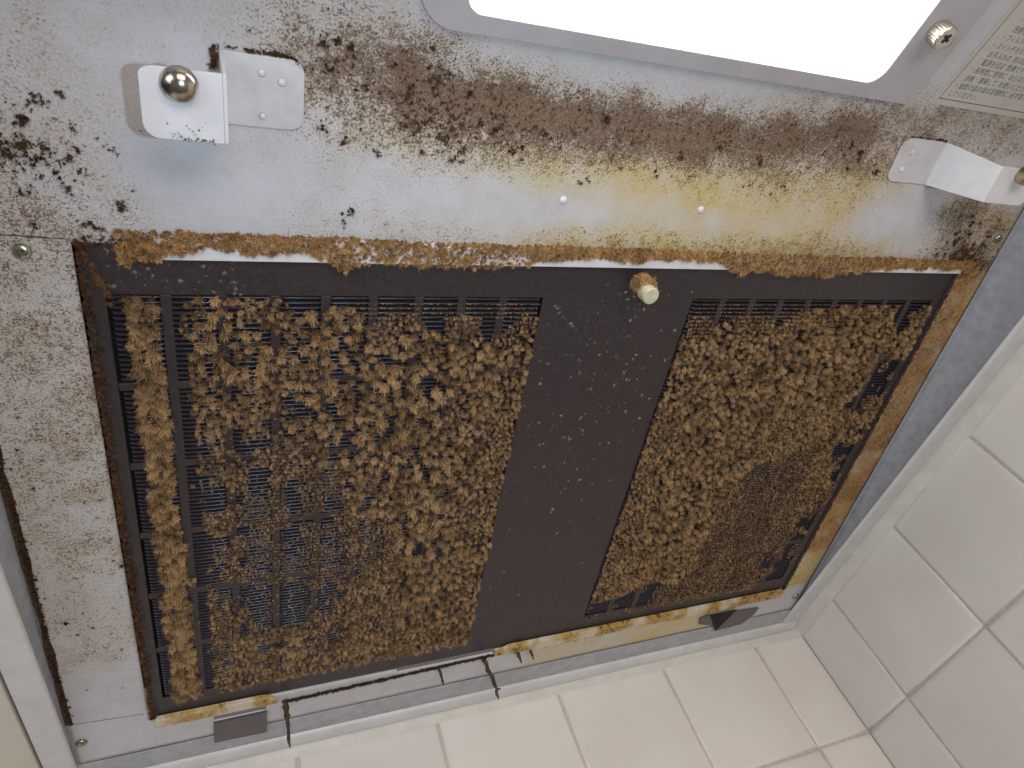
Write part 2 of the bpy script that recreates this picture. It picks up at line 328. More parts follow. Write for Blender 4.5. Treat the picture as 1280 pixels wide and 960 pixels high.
GRIME = [(143.3,-85.6,0.0,0.0,0.0),(160.5,-84.3,0.0,0.0,0.0),(178.2,-84.2,0.0,0.0,0.0),(197.2,-83.4,0.0,0.0,0.0),(216.8,-83.3,0.0,0.0,0.0),(242.0,-82.9,0.0,0.0,0.0),(263.7,-83.4,0.0,0.0,0.0),(291.1,-84.5,0.02,0.0,0.0),(314.3,-86.6,0.08,0.0,0.0),(147.5,-82.2,0.1,0.0,0.0),(-6.3,-72.4,0.25,0.0,0.0),(23.0,-76.7,0.12,0.0,0.0),(59.8,-82.3,0.15,0.0,0.02),(91.5,-88.6,0.3,0.0,0.05),(105.2,-92.2,0.12,0.0,0.0),(120.0,-91.7,0.05,0.0,0.0),(133.0,-88.4,0.05,0.0,0.0),(159.6,-87.4,0.02,0.0,0.0),(196.2,-85.7,0.02,0.0,0.0),(240.8,-85.0,0.04,0.0,0.0),(285.2,-86.2,0.08,0.0,0.0),(331.0,-91.2,0.15,0.0,0.0),(-9.6,-53.0,0.25,0.0,0.2),(-2.4,-41.0,0.35,0.0,0.9),(3.6,-33.4,0.35,0.0,1.0),(-11.1,-29.4,0.35,0.0,0.9),(18.5,-34.7,0.1,0.0,0.3),(18.1,-53.6,0.08,0.0,0.0),(30.7,-27.0,0.03,0.0,0.0),(38.0,-15.3,0.02,0.0,0.0),(22.1,-69.2,0.1,0.0,0.0),(44.2,-72.2,0.1,0.0,0.0),(86.7,-78.1,0.5,0.0,0.6),(100.6,-82.9,0.55,0.0,0.3),(90.0,-70.1,0.5,0.0,0.5),(93.5,-56.3,0.35,0.1,0.3),(90.9,-44.1,0.25,0.1,0.3),(97.6,-33.7,0.1,0.0,0.0),(99.8,-22.3,0.25,0.0,0.6),(110.5,-74.2,0.7,0.0,0.6),(121.6,-83.1,0.75,0.1,0.5),(134.7,-80.4,1.0,0.3,0.7),(139.8,-70.4,1.0,0.2,0.8),(151.9,-59.3,0.8,0.1,0.8),(131.6,-57.2,0.6,0.1,0.7),(140.1,-43.6,0.5,0.2,0.9),(161.2,-47.1,0.45,0.3,0.6),(119.7,-43.5,0.25,0.2,0.3),(120.6,-33.8,0.05,0.0,0.0),(141.7,-31.9,0.06,0.05,0.0),(163.3,-35.2,0.12,0.2,0.1),(161.9,-79.4,0.6,0.0,0.0),(164.2,-70.1,0.95,0.0,0.3),(184.7,-75.8,0.75,0.0,0.0),(187.3,-66.2,1.0,0.0,0.3),(190.4,-53.1,0.6,0.1,0.5),(192.9,-42.7,0.3,0.4,0.3),(203.1,-34.4,0.1,0.3,0.1),(205.7,-24.3,0.05,0.0,0.0),(157.9,-22.3,0.04,0.0,0.03),(122.2,-16.7,0.15,0.05,0.2),(98.7,-12.0,0.2,0.0,0.3),(178.2,-17.8,0.1,0.1,0.1),(216.1,-75.5,0.7,0.0,0.0),(219.3,-66.1,1.0,0.0,0.1),(223.5,-52.5,0.6,0.1,0.4),(235.4,-42.3,0.3,0.5,0.2),(237.8,-34.8,0.1,0.5,0.1),(240.9,-25.1,0.04,0.1,0.0),(259.0,-75.7,0.8,0.0,0.0),(263.6,-65.2,1.0,0.0,0.1),(268.6,-52.6,0.5,0.1,0.5),(277.9,-41.5,0.35,0.5,0.3),(285.9,-33.9,0.15,0.55,0.2),(290.2,-23.6,0.05,0.15,0.0),(302.7,-82.0,0.5,0.0,0.0),(309.4,-71.6,0.95,0.0,0.3),(317.1,-56.6,0.55,0.1,0.5),(322.9,-44.7,0.4,0.3,0.4),(326.0,-38.5,0.3,0.55,0.2),(336.7,-28.3,0.1,0.3,0.1),(341.6,-85.4,0.6,0.0,0.1),(350.9,-73.8,0.75,0.0,0.4),(359.4,-60.0,0.5,0.1,0.4),(362.1,-45.3,0.35,0.5,0.2),(362.5,-34.2,0.2,0.3,0.1),(367.1,-81.9,0.5,0.0,0.2),(381.9,-61.9,0.45,0.2,0.3),(386.6,-44.7,0.2,0.2,0.1),(413.6,-32.4,0.05,0.0,0.0),(446.1,-43.9,0.08,0.0,0.0),(465.0,-37.7,0.8,0.3,0.6),(483.2,-28.5,0.7,0.2,0.8),(472.9,-17.6,0.6,0.1,0.8),(449.8,-24.4,0.12,0.05,0.0),(436.3,-18.7,0.1,0.1,0.0),(499.5,-31.9,0.3,0.3,0.2),(497.8,-52.1,0.1,0.0,0.0),(393.8,-84.9,0.4,0.0,0.1),(446.5,-83.7,0.35,0.0,0.0),(365.7,-94.8,0.12,0.0,0.0),(352.9,-117.2,0.02,0.0,0.0),(29.0,-5.3,0.12,0.0,0.0),(57.9,-8.3,0.1,0.0,0.0),(88.9,-9.8,0.25,0.05,0.3),(123.0,-7.7,0.3,0.15,0.2),(160.3,-7.4,0.35,0.2,0.1),(201.3,-7.1,0.4,0.4,0.1),(246.5,-7.6,0.45,0.5,0.1),(296.8,-7.6,0.45,0.5,0.1),(353.5,-6.8,0.4,0.4,0.1),(416.8,-6.8,0.3,0.3,0.2),(38.6,-24.6,0.0,0.0,0.0),(58.4,-29.1,0.03,0.0,0.0),(73.1,-20.6,0.03,0.0,0.0),(64.4,-41.7,0.2,0.0,0.0),(85.3,-27.9,0.06,0.0,0.0),(3.8,-16.3,0.4,0.0,0.7),(16.7,-17.1,0.2,0.0,0.4),(-7.0,-9.7,0.35,0.0,0.4),(5.0,-5.8,0.5,0.1,0.9),(23.6,-6.7,0.15,0.1,0.2),(-16.8,-9.2,0.3,0.0,0.2),(-18.4,15.6,0.45,0.2,0.15),(-5.5,15.4,0.4,0.2,0.1),(-19.6,39.5,0.45,0.2,0.15),(-17.5,61.9,0.45,0.25,0.25),(-28.2,77.2,0.45,0.2,0.2),(-12.9,91.0,0.45,0.2,0.2),(-24.9,112.1,0.4,0.25,0.25),(-12.7,137.9,0.35,0.2,0.25),(-32.0,160.6,0.4,0.3,0.3),(-19.3,191.5,0.3,0.2,0.3),(-19.7,256.7,0.15,0.1,0.2),(-35.2,288.2,0.05,0.05,0.0),(-30.9,318.1,0.0,0.0,0.0),(-13.6,312.9,0.0,0.0,0.0),(-39.5,128.9,0.4,0.3,0.4),(-39.5,236.4,0.35,0.2,0.3),(504.5,26.8,0.5,1.0,0.1),(508.0,74.2,0.5,1.0,0.1),(511.9,123.6,0.5,1.0,0.1),(516.3,178.8,0.45,1.0,0.1),(512.7,225.6,0.4,1.0,0.1),(511.7,282.1,0.2,0.4,0.1),(524.0,26.7,0.15,0.25,0.0),(533.9,75.2,0.15,0.4,0.0),(532.0,121.5,0.2,0.5,0.0),(534.8,172.7,0.2,0.5,0.0),(529.8,223.9,0.15,0.5,0.0),(519.2,314.4,0.0,0.0,0.0),(21.4,314.4,0.0,0.1,0.0),(48.2,352.0,0.0,0.0,0.0),(126.1,327.4,0.08,0.1,0.0),(214.3,326.9,0.08,0.1,0.0),(280.4,326.6,0.1,0.3,0.1),(392.0,323.7,0.1,0.4,0.1),(471.5,350.6,0.0,0.0,0.0),(494.5,321.1,0.1,0.1,0.0),(88.9,331.8,0.05,0.05,0.0)]
DUST = [(11.5,32.6,0.0,0.0),(1.2,115.3,0.0,0.0),(-5.0,226.7,0.0,0.0),(19.3,25.5,4.0,1.0),(17.8,51.6,5.0,1.0),(17.4,80.5,5.0,1.0),(17.5,117.3,5.0,1.0),(17.7,159.0,5.0,1.0),(17.9,206.7,4.5,1.0),(19.4,262.2,4.5,1.0),(26.0,32.7,2.5,0.4),(27.2,64.1,2.0,0.2),(27.4,118.5,1.5,0.1),(27.9,184.2,1.5,0.1),(30.9,236.9,2.0,0.3),(41.1,31.0,5.0,0.9),(45.2,44.5,5.0,0.75),(42.2,73.4,3.6,0.55),(42.1,110.4,3.0,0.55),(39.4,146.2,3.0,0.5),(40.6,186.9,2.6,0.55),(42.8,233.2,3.5,0.7),(45.9,270.7,3.5,0.7),(60.1,27.2,3.0,0.5),(66.4,45.0,4.5,0.7),(62.6,74.7,3.2,0.6),(65.7,107.9,2.6,0.6),(69.3,150.9,1.9,0.65),(73.3,181.3,1.5,0.55),(80.0,218.6,1.2,0.12),(68.9,247.6,3.5,0.8),(87.9,276.2,3.0,0.9),(86.8,33.1,5.0,0.9),(91.0,58.4,5.0,0.8),(92.2,95.6,4.0,0.6),(93.4,137.6,2.0,0.7),(99.4,186.4,1.6,0.75),(105.9,235.7,2.5,0.8),(104.2,27.2,4.0,0.8),(108.9,45.9,5.5,0.9),(115.5,87.6,5.5,0.7),(118.3,129.7,4.2,0.8),(121.5,177.8,2.0,0.85),(129.8,227.0,2.5,0.9),(139.3,283.9,2.8,1.0),(126.0,24.3,0.0,0.0),(126.8,33.4,2.5,0.8),(135.9,46.5,5.5,0.9),(143.7,79.6,6.0,0.75),(148.5,122.1,5.5,0.75),(154.0,170.7,5.5,0.8),(160.3,226.8,5.0,0.9),(171.5,276.7,3.5,1.0),(153.2,24.1,0.0,0.0),(158.6,33.6,2.5,0.9),(161.3,51.6,4.5,0.95),(170.1,81.2,4.0,0.9),(176.0,119.4,3.5,0.95),(180.0,162.0,3.5,0.95),(185.7,217.8,4.0,0.95),(189.8,265.2,3.5,1.0),(186.5,24.0,0.0,0.0),(188.4,33.8,2.0,0.8),(192.1,52.5,4.0,0.95),(195.8,82.7,3.0,1.0),(197.2,115.8,2.6,1.0),(198.5,164.8,2.6,1.0),(199.9,220.8,2.8,1.0),(200.2,276.3,2.8,1.0),(169.5,24.1,0.0,0.0),(141.3,24.2,0.0,0.0),(111.1,22.7,0.0,0.0),(89.9,22.5,1.0,0.3),(309.0,22.0,0.0,0.0),(367.3,20.0,1.0,0.3),(297.3,34.5,2.0,0.8),(293.4,24.5,0.0,0.0),(337.7,34.8,2.5,0.9),(378.6,29.6,3.0,0.9),(423.9,26.8,3.0,0.9),(474.9,26.8,3.5,0.8),(293.9,55.3,4.0,1.0),(308.0,77.9,4.0,1.0),(320.8,50.5,4.5,1.0),(354.0,56.9,5.0,1.0),(383.7,51.9,5.5,1.0),(421.9,46.9,5.0,0.95),(454.7,41.4,4.0,0.8),(303.0,113.4,3.2,1.0),(329.8,103.1,5.0,1.0),(357.3,92.5,5.0,1.0),(385.4,81.7,5.5,0.95),(421.3,83.5,5.0,0.95),(447.7,78.3,4.5,0.9),(471.0,72.8,2.5,0.25),(481.7,47.9,4.5,0.9),(462.0,35.6,2.0,0.4),(302.1,166.2,3.0,1.0),(330.7,155.9,5.0,1.0),(345.8,143.8,6.0,1.0),(375.2,133.1,4.5,1.0),(401.4,128.6,3.0,1.0),(428.4,124.0,3.5,1.0),(456.3,119.3,3.5,0.9),(481.3,121.2,3.5,0.8),(467.7,92.5,2.0,0.3),(301.2,226.0,3.0,1.0),(333.2,200.4,5.0,1.0),(356.5,188.7,5.5,1.0),(380.1,176.9,2.5,1.0),(404.0,164.9,1.6,0.9),(428.2,152.8,1.8,0.9),(461.4,156.5,3.0,0.9),(472.3,150.0,2.0,0.3),(297.0,258.2,3.0,1.0),(328.3,248.1,3.5,1.0),(360.5,237.7,4.0,1.0),(393.6,227.0,2.0,1.0),(419.1,214.6,1.6,0.9),(444.9,202.1,2.0,0.9),(466.9,197.0,2.5,0.9),(485.9,216.9,2.0,0.4),(295.4,276.9,1.5,0.4),(337.4,276.4,1.5,0.5),(387.6,269.7,2.0,1.0),(431.8,260.8,2.0,0.9),(459.1,247.9,2.0,0.8),(478.0,251.4,1.5,0.3),(486.3,276.8,0.8,0.1)]
CLOTS = [(114.9,-76.2),(131.3,-72.4),(143.1,-42.2),(146.1,-46.4),(97.0,-46.2),(109.9,-42.6),(88.0,-79.7),(92.7,-81.8),(127.7,-84.0),(135.9,-74.5),(145.3,-67.9),(152.2,-57.7),(168.5,-47.7),(172.5,-50.4),(181.7,-57.3),(190.8,-51.4),(204.5,-37.1),(208.1,-39.5),(211.3,-65.3),(226.6,-56.3),(323.3,-43.9),(334.6,-53.9),(357.4,-68.2),(365.9,-64.8),(382.9,-55.5),(100.1,-17.2),(98.7,-12.0),(-3.4,-34.2),(-5.9,-48.4),(-2.9,-50.2),(2.8,-53.1),(-11.4,-34.8),(-7.6,-29.7),(5.0,-34.9),(16.1,-35.9),(-2.2,-26.0),(-10.1,-42.8),(5.2,-7.3),(4.7,-41.7),(16.5,-15.6),(341.0,-62.6),(302.0,-55.3),(275.6,-58.9),(254.3,-53.2),(243.5,-44.8),(158.6,-61.6),(120.8,-65.2),(105.1,-66.3),(98.0,-79.7),(477.4,-35.9),(481.5,-25.8),(474.6,-20.3),(0.8,-30.4),(-14.4,-30.5),(-16.0,-34.4),(-13.0,-18.1),(0.7,-20.5),(5.1,-26.6),(89.2,-49.9),(89.9,-71.5)]
# ================================================================ STRUCTURE
# ---- tiled walls
XR, YBK = 541.5, 364.7
def tiles(name, us, vs, axis, label):
    """us: grout positions along the wall; vs: grout heights (descending)"""
    V = []; Fc = []; tint = []
    prng = random.Random(5 + axis)
    root = thing(name, (XR if axis else 100, 100 if axis else YBK, -260), label, 'wall')
    for i in range(len(us) - 1):
        for j in range(len(vs) - 1):
            a, b_, z1, z0 = us[i] + .9, us[i + 1] - .9, vs[j] - .9, vs[j + 1] + .9
            ta, tb = prng.uniform(-.0022, .0022), prng.uniform(-.0022, .0022); tn = prng.uniform(.96, 1.04)
            o = len(V); ca, cz = (a + b_) / 2, (z0 + z1) / 2
            for ins, dep in ((0, 0), (.25, .75), (.9, 1.25), (3.5, 1.5)):
                for (u, z) in ((a + ins, z0 + ins), (b_ - ins, z0 + ins), (b_ - ins, z1 - ins), (a + ins, z1 - ins)):
                    d = dep + (ta * (u - ca) + tb * (z - cz) if dep else 0)
                    V.append((XR - d, u, z) if axis else (u, YBK - d, z)); tint.append(tn)
            for k in range(3):
                for q in range(4): 
                    r = (q + 1) % 4; f = (o + 4 * k + q, o + 4 * k + r, o + 4 * k + 4 + r, o + 4 * k + 4 + q); Fc.append(f)
            Fc.append((o + 12, o + 13, o + 14, o + 15))
    t = obj('tiles', V, Fc, M_TILE, root, smoothf=True, attrs={'tint': ('FLOAT', tint)}); fix(t)
    if axis: v, f = boxw(XR - .15, XR + 10, us[0], us[-1], vs[-1], vs[0] + 6)
    else: v, f = boxw(us[0], us[-1], YBK - .15, YBK + 10, vs[-1], vs[0] + 6)
    fix(obj('grout', v, f, M_GROUT, root))
    return root
zs = [-47.5, -140.5, -240.5, -340.5, -440.5, -540.5]
tiles('tiled_wall', [XR - 57.4 - 100 * k for k in range(8, -1, -1)] + [XR], zs, 0, 'white square tiled wall along the bottom of the view, behind the hood')
tiles('tiled_wall', [YBK - 59 - 100 * k for k in range(7, -1, -1)] + [YBK], zs, 1, 'white square tiled wall at the right, beside the hood')
# ---- cream cabinet side left of the hood
cab = thing('cabinet_panel', (-150, 100, -60), 'cream cabinet board at the far left edge beside the hood', 'cabinet')
v, f = boxw(-300, -58.2, -300, YBK - 2, -42.5, -20); fix(obj('board', v, f, M_CAB, cab, bevel=1.2))

# ================================================================ RANGE HOOD
hood = thing('range_hood', (247, 100, 0), 'white painted range hood underside with rounded lit lamp opening, streaked with brown grime', 'range hood')
GX0, GX1, GY0, GY1 = -1.3, 495.0, 0.0, 301.8
xs = np.unique(np.round(np.concatenate([np.arange(-41.5, GX0, 2.4), [GX0], np.arange(0, GX1, 2.5), [34, 65, 150, 222, GX1], np.arange(497, 521, 2.4), [521.0]]), 3))
ysb = np.unique(np.round(np.concatenate([np.arange(-262, 0, 2.4), [GY0], np.arange(3, GY1, 2.5), [GY1, 304.4, 307, 315.8], np.arange(318, 330, 2.4), [331.0]]), 3))
XX, YY = np.meshgrid(xs, ysb, indexing='ij')
G = interp(GRIME, XX, YY, 8.0, .5)
lf = (XX < 0) & (YY > 0); G[..., 0] *= np.where(lf, .78, 1); G[..., 1] *= np.where(lf, .4, 1)
G[..., 2] *= np.where((XX < 45) & (YY < -8), .72, 1)
G[..., 1] *= np.where((XX > 494) & (YY > 0), 1.25, 1)
nz = .55 * vnoise(XX, YY, 11, 1) + .3 * vnoise(XX, YY, 5, 2) + .15 * vnoise(XX, YY, 2.6, 3)
sharp = np.clip(G * (0.62 + .76 * nz[..., None]), 0, 1)
col = np.concatenate([sharp, np.ones(sharp.shape[:2] + (1,))], -1)
V = P(XX, YY, 0); nx, ny = V.shape[:2]; ii = np.arange(nx * ny).reshape(nx, ny)
cx = (xs[1:] + xs[:-1]) / 2; cy = (ysb[1:] + ysb[:-1]) / 2; CX, CY = np.meshgrid(cx, cy, indexing='ij')
hole = (CX > GX0) & (CX < GX1) & (CY > GY0) & (CY < GY1)
hole |= (CX > 150) & (CX < 222) & (CY >= GY1) & (CY < 304.4)
hole |= (CX > 34) & (CX < 65) & (CY > 304.4) & (CY < 315.8)
q = np.stack([ii[:-1, 1:], ii[1:, 1:], ii[1:, :-1], ii[:-1, :-1]], -1)[~hole]
po = obj('body_panel', V, q, M_PANEL, hood, smoothf=True, attrs={'grime': ('FLOAT_COLOR', col)})
sm = po.modifiers.new('thickness', 'SOLIDIFY'); sm.thickness = 1.4 * K; sm.offset = -1.0
# closed casing above, hides the room behind the openings
v, f = boxw(-46, 531, -264, 345, 12, 60); fix(obj('casing', v, f, M_BLACK, hood))
# skirt and rim
def strip(pts_by_y, ylist):
    V = []; Fc = []; n = len(pts_by_y(ylist[0]))
    for y in ylist: V += [(p[0], y, p[1]) for p in pts_by_y(y)]
    for k in range(len(ylist) - 1):
        for i in range(n - 1): Fc.append((k * n + i, k * n + i + 1, (k + 1) * n + i + 1, (k + 1) * n + i))
    return np.array(V), Fc
yl = list(np.arange(-262, 345, 6.0)) + [345]
pz = lambda y: float(prof(min(y, 331)))
def rightskirt(y):
    z = pz(y); zb = -41.0
    return [(521.3, z + 1.5), (521.6, z - .2), (524.5, z - .7), (526.4, z - 1.6), (527.0, min(z - 2.2, -36)), (527, -38.5)]
o = fix(obj('side_skirt', *strip(rightskirt, yl), M_SKIRT, hood, smoothf=True))
def leftskirt(y):
    z = pz(y); return [(-42.8, z + 1.5), (-43.2, z - .3), (-44.2, min(z - 2, -30)), (-44.3, -38.5)]
o = fix(obj('side_skirt', *strip(leftskirt, yl), M_SKIRT, hood, smoothf=True))
def ximg(pts, x0, x1, n=90):      # a back profile extruded along x
    V = []; Fc = []; k = len(pts); X = np.linspace(x0, x1, n)
    for x in X: V += [(x, p[0], p[1]) for p in pts]
    for a in range(n - 1):
        for i in range(k - 1): Fc.append((a * k + i, a * k + i + 1, (a + 1) * k + i + 1, (a + 1) * k + i))
    return np.array(V), Fc
fix(obj('back_skirt', *ximg([(331.6, -36), (332, -37.4), (334, -38.0), (350, -39.2)], -44, 528), M_SKIRT, hood, smoothf=True))
# rims: rounded bars
def rim(sec, a, b, axis, name='rim'):
    V = []; Fc = []; k = len(sec)
    for t in np.linspace(a, b, 40): V += [((p[0], t, p[1]) if axis else (t, p[0], p[1])) for p in sec]
    for s_ in range(39):
        for i in range(k): j = (i + 1) % k; Fc.append((s_ * k + i, s_ * k + j, (s_ + 1) * k + j, (s_ + 1) * k + i))
    Fc.append(tuple(range(k))); Fc.append(tuple(range(39 * k, 40 * k))[::-1])
    return fix(obj(name, V, Fc, M_RIM, hood, bevel=.8))
rim([(516, -38.2), (517.5, -41.0), (532, -41.2), (533.5, -38.0)], -262, 349.5, 1)
rim([(-57.2, -36), (-57, -41.2), (-42.6, -41.2), (-41.8, -38.4)], -262, 349.5, 1)
rim([(350, -38.6), (351.5, -41.2), (356, -43.2), (360.5, -43.4), (361, -38)], -57, 533.5, 0)
# caulk against the walls (top-level: it is neither hood nor wall)
ck = thing('caulk_bead', (400, YBK, -47), 'pale sealant bead filling the gap between the hood rim and the tiled walls', 'sealant')
V, f = join([ximg([(360.6, -40), (360.8, -44.2), (361.8, -46.2), (363.3, -48.4), (364.0, -49.6)], -57, XR),])
fix(obj('bead', V, f, M_CAULK, ck, smoothf=True))
fix(obj('bead', *strip(lambda y: [(533.2, -38), (533.6, -41.4), (536, -43.4), (538.6, -46.4), (541.0, -50)], [-262, 0, 150, 300, YBK]), M_CAULK, ck, smoothf=True))
# seams between the hood's sheets
def seam(x0, x1, y0, y1, wd=.55, m=None):
    n = 24; X = np.linspace(x0, x1, n); Y = np.linspace(y0, y1, n) + .12 * np.sin(np.arange(n) * 1.7)
    d = np.array([x1 - x0, y1 - y0]); d = d / np.linalg.norm(d); nn = np.array([-d[1], d[0]]) * wd / 2
    wv = 1 + .5 * rng.uniform(-1, 1, n)
    V = np.concatenate([P(X - nn[0] * wv, Y - nn[1] * wv, .06), P(X + nn[0] * wv, Y + nn[1] * wv, .06)])
    return V, [(i, i + 1, n + i + 1, n + i) for i in range(n - 1)]
for sa in ((-41, -2, -2.6, -1.2, .4), (496, 519, -6, -7.2, .45), (-41, -3, 291, 294.5, .4), (496, 519, 295, 294, .4)): fix(obj('sheet_seam', *seam(*sa), M_RED, hood))
for sa in ((521.0, 520.6, -262, 331, .8), (-42, 521, 331.0, 331.2, .55)): fix(obj('edge_seam', *seam(*sa), M_RED, hood))
gr_ = seam(-41.2, -41.0, 40, 291, 3.4); fix(obj('grease_line', *gr_, M_GREASE, hood))
# ---- top lip and bottom lips
n = 60; X = np.linspace(26, 492, n); yb = 5.3 - 4.2 * (X - 26) / 466
def lip(X, ya, yb, hh, name, m):
    n = len(X); ya = np.broadcast_to(ya, X.shape); yb = np.broadcast_to(yb, X.shape)
    V = np.concatenate([P(X, ya, 0.05), P(X, ya + .8, hh), P(X, yb, hh + .3), P(X, yb + .2, -1.2)]); Fc = []
    for k in range(3):
        for i in range(n - 1): Fc.append((k * n + i, k * n + i + 1, (k + 1) * n + i + 1, (k + 1) * n + i))
    Fc += [(0, n, 2 * n, 3 * n), (n - 1, 2 * n - 1, 3 * n - 1, 4 * n - 1)]
    return fix(obj(name, V, Fc, m, hood, bevel=.35))
lip(X, -5.0, yb, 2.2, 'filter_lip', M_WHITE)
X = np.linspace(2, 72, 20); lip(X, np.where(X > 64, 299 + (X - 64) * .6, 299.0), 306.5, 3.0, 'support_lip', M_LIP)
X = np.linspace(221, 490, 50); lip(X, np.where(X < 232, 298 + (232 - X) * .5, 298.0), 306.0 + .8 * np.sin(X * .05), 3.0, 'support_lip', M_LIP)
# tabs
t1 = obj('hook_tab', *prism([(33.6, 316.2), (65.4, 315.8), (65.2, 337.5), (33.2, 336.6)], .2, 2.2), M_GREY, hood, bevel=.3); fix(t1)
t2 = fix(obj('hook_tab', *prism([(408, 314.5), (414, 312.5), (472, 317.0), (470, 325), (461, 335), (432, 336.5), (426, 328), (410, 322)], .2, 1.8), M_GREY, hood, bevel=.3))
t2['label'] = 'grey hook tab with a dark triangular notch'
fix(obj('notch', *prism([(417, 312), (444.5, 311.5), (432, 335.5)], 1.85, 2.4), M_BLACK, t2))
# ---- lamp
lamp = obj('lamp_frame', *ring(rrect(118.5, 376, -262, -92.3, (10, 3, 3, 15), 12), rrect(136.6, 346.3, -240, -99.6, (9, 7, 8, 7), 12), 0.02, 2.0), M_TRIM, hood, bevel=.6); fix(lamp)
fix(obj('lamp_lens', *prism(rrect(135.9, 347, -241, -98.9, (9, 7, 8, 7), 12), .1, .9), M_LAMP, lamp))
# thumbscrew by the lamp
def knurled(cx, cy, r, h0, h1, m, parent, name='thumb_screw', seg=56):
    s_ = fix(obj(name, *lathe(cx, cy, [(r * .7, h0 - .2), (r * .96, h0), (r, h0 + .5), (r, h1 - .7), (r * .93, h1), (r * .88, h1 - .15)], seg, .035, (2, 3)), m, parent, smoothf=False))
    return s_
ts = knurled(357.5, -127, 5.3, 2.0, 9.0, M_STEEL, lamp)
def cross(cx, cy, r, h, parent, wd=.5, rot=.5):
    parts = []
    for a in (rot, rot + math.pi / 2):
        c, s_ = math.cos(a), math.sin(a)
        parts.append(prism([(cx + c * i * r - s_ * j * wd, cy + s_ * i * r + c * j * wd) for i, j in ((-1, -1), (1, -1), (1, 1), (-1, 1))], h, h + .12 + .02 * a))
    return fix(obj('recess', *join(parts), M_SLOT, parent))
cross(357.5, -127, 2.2, 8.95, ts, .7)
# ---- brackets
def bracket(pad, legx0, legx1, h, plate_x, y0, y1, side, knob, label):
    """pad on the panel, leg standing off it, plate parallel to the panel"""
    a, b_ = pad
    rp = (1, 5, 5, 1) if side < 0 else (5, 1, 1, 5)
    pd = fix(obj('bracket', *prism(rrect(min(a, b_), max(a, b_), y0, y1, rp), .03, .8), M_PAD, hood, bevel=.4)); pd['label'] = label
    t = 1.3; n = 2
    def sec(yy):
        L = [(legx0, 0.2), (legx0 + side * 0, 0.2), (legx1, h), (legx1 - side * t, h), (legx0 - side * t, .2)]
        return np.concatenate([P(x_, yy, h_)[None] for x_, h_ in (L[0], L[2], L[3], L[4])])
    V = np.concatenate([sec(y0), sec(y1)]); Fc = [(0, 1, 2, 3), (7, 6, 5, 4)] + [(i, i + 4, (i + 1) % 4 + 4, (i + 1) % 4) for i in range(4)]
    fix(obj('leg', V, Fc, M_WHITE, pd, bevel=.35))
    x0_, x1_ = sorted((legx1 - (side * t * 0), plate_x)); rr = (5, .4, .4, 5) if side < 0 else (.4, 5, 5, .4)
    fix(obj('plate', *prism(rrect(x0_, x1_, y0, y1, rr), h - t, h), M_WHITE, pd, bevel=.4))
    kx, ky, kr, kind = knob
    if kind == 'dome':
        prf = [(kr * .45, h), (kr * .9, h + .2), (kr, h + 1.4)] + [(kr * math.cos(math.radians(a_)), h + 1.4 + kr * .8 * math.sin(math.radians(a_))) for a_ in (15, 30, 45, 60, 72, 82, 88)]
        k_ = fix(obj('dome_nut', *lathe(kx, ky, prf, 44), M_DOME, pd, smoothf=True))
    else:
        k_ = knurled(kx, ky, kr, h, h + 7, M_BRASS, pd)
    return pd
bl = bracket((52.6, 81.6), 52.6, 53.2, 28, 29.0, -73, -48, -1, (40.6, -66.2, 5.6, 'dome'), 'left bracket with a domed brass nut')
for x_, y_, r_ in ((66.7, -67.2, 1.5), (73.6, -64.8, 1.6), (66.8, -52.3, 1.3)):
    fix(obj('rivet', *lathe(x_, y_, [(r_, 1.0), (r_ * .85, 1.5), (r_ * .5, 1.9), (r_ * .1, 2.0)], 20), M_WHITE, bl, smoothf=True))
br = bracket((392, 426), 424.5, 439.5, 28, 472, -75.5, -51.5, 1, (456, -70.5, 4.6, 'knurl'), 'right bracket whose broad leg faces the lamp')
for x_, y_ in ((400, -58.5), (402, -68)):
    fix(obj('rivet', *lathe(x_, y_, [(1.8, 1.0), (1.5, 1.3), (.2, 1.5)], 20), M_WHITE, br, smoothf=True))
for x_, y_ in ((197.9, -28.4), (276.1, -28.3)):
    fix(obj('boss', *lathe(x_, y_, [(1.9, -.2), (1.7, .5), (1.2, .9), (.2, 1.1)], 22), M_WHITE, hood, smoothf=True))
# ---- screws
for x_, y_, r_ in ((-17, 4.1, 3.1), (-37.2, 309.6, 3.0), (512.3, -22.9, 3.1), (512.8, 312.9, 3.1), (501.5, -1.6, 3.0)):
    s_ = fix(obj('screw', *lathe(x_, y_, [(r_, 0.05), (r_, .5), (r_ * .93, 1.1), (r_ * .7, 1.7), (r_ * .4, 1.95), (r_ * .05, 2.05)], 28), M_SCREW, hood, smoothf=True))
    cross(x_, y_, r_ * .5, 1.82, s_, .42, random.uniform(.2, 1.2))
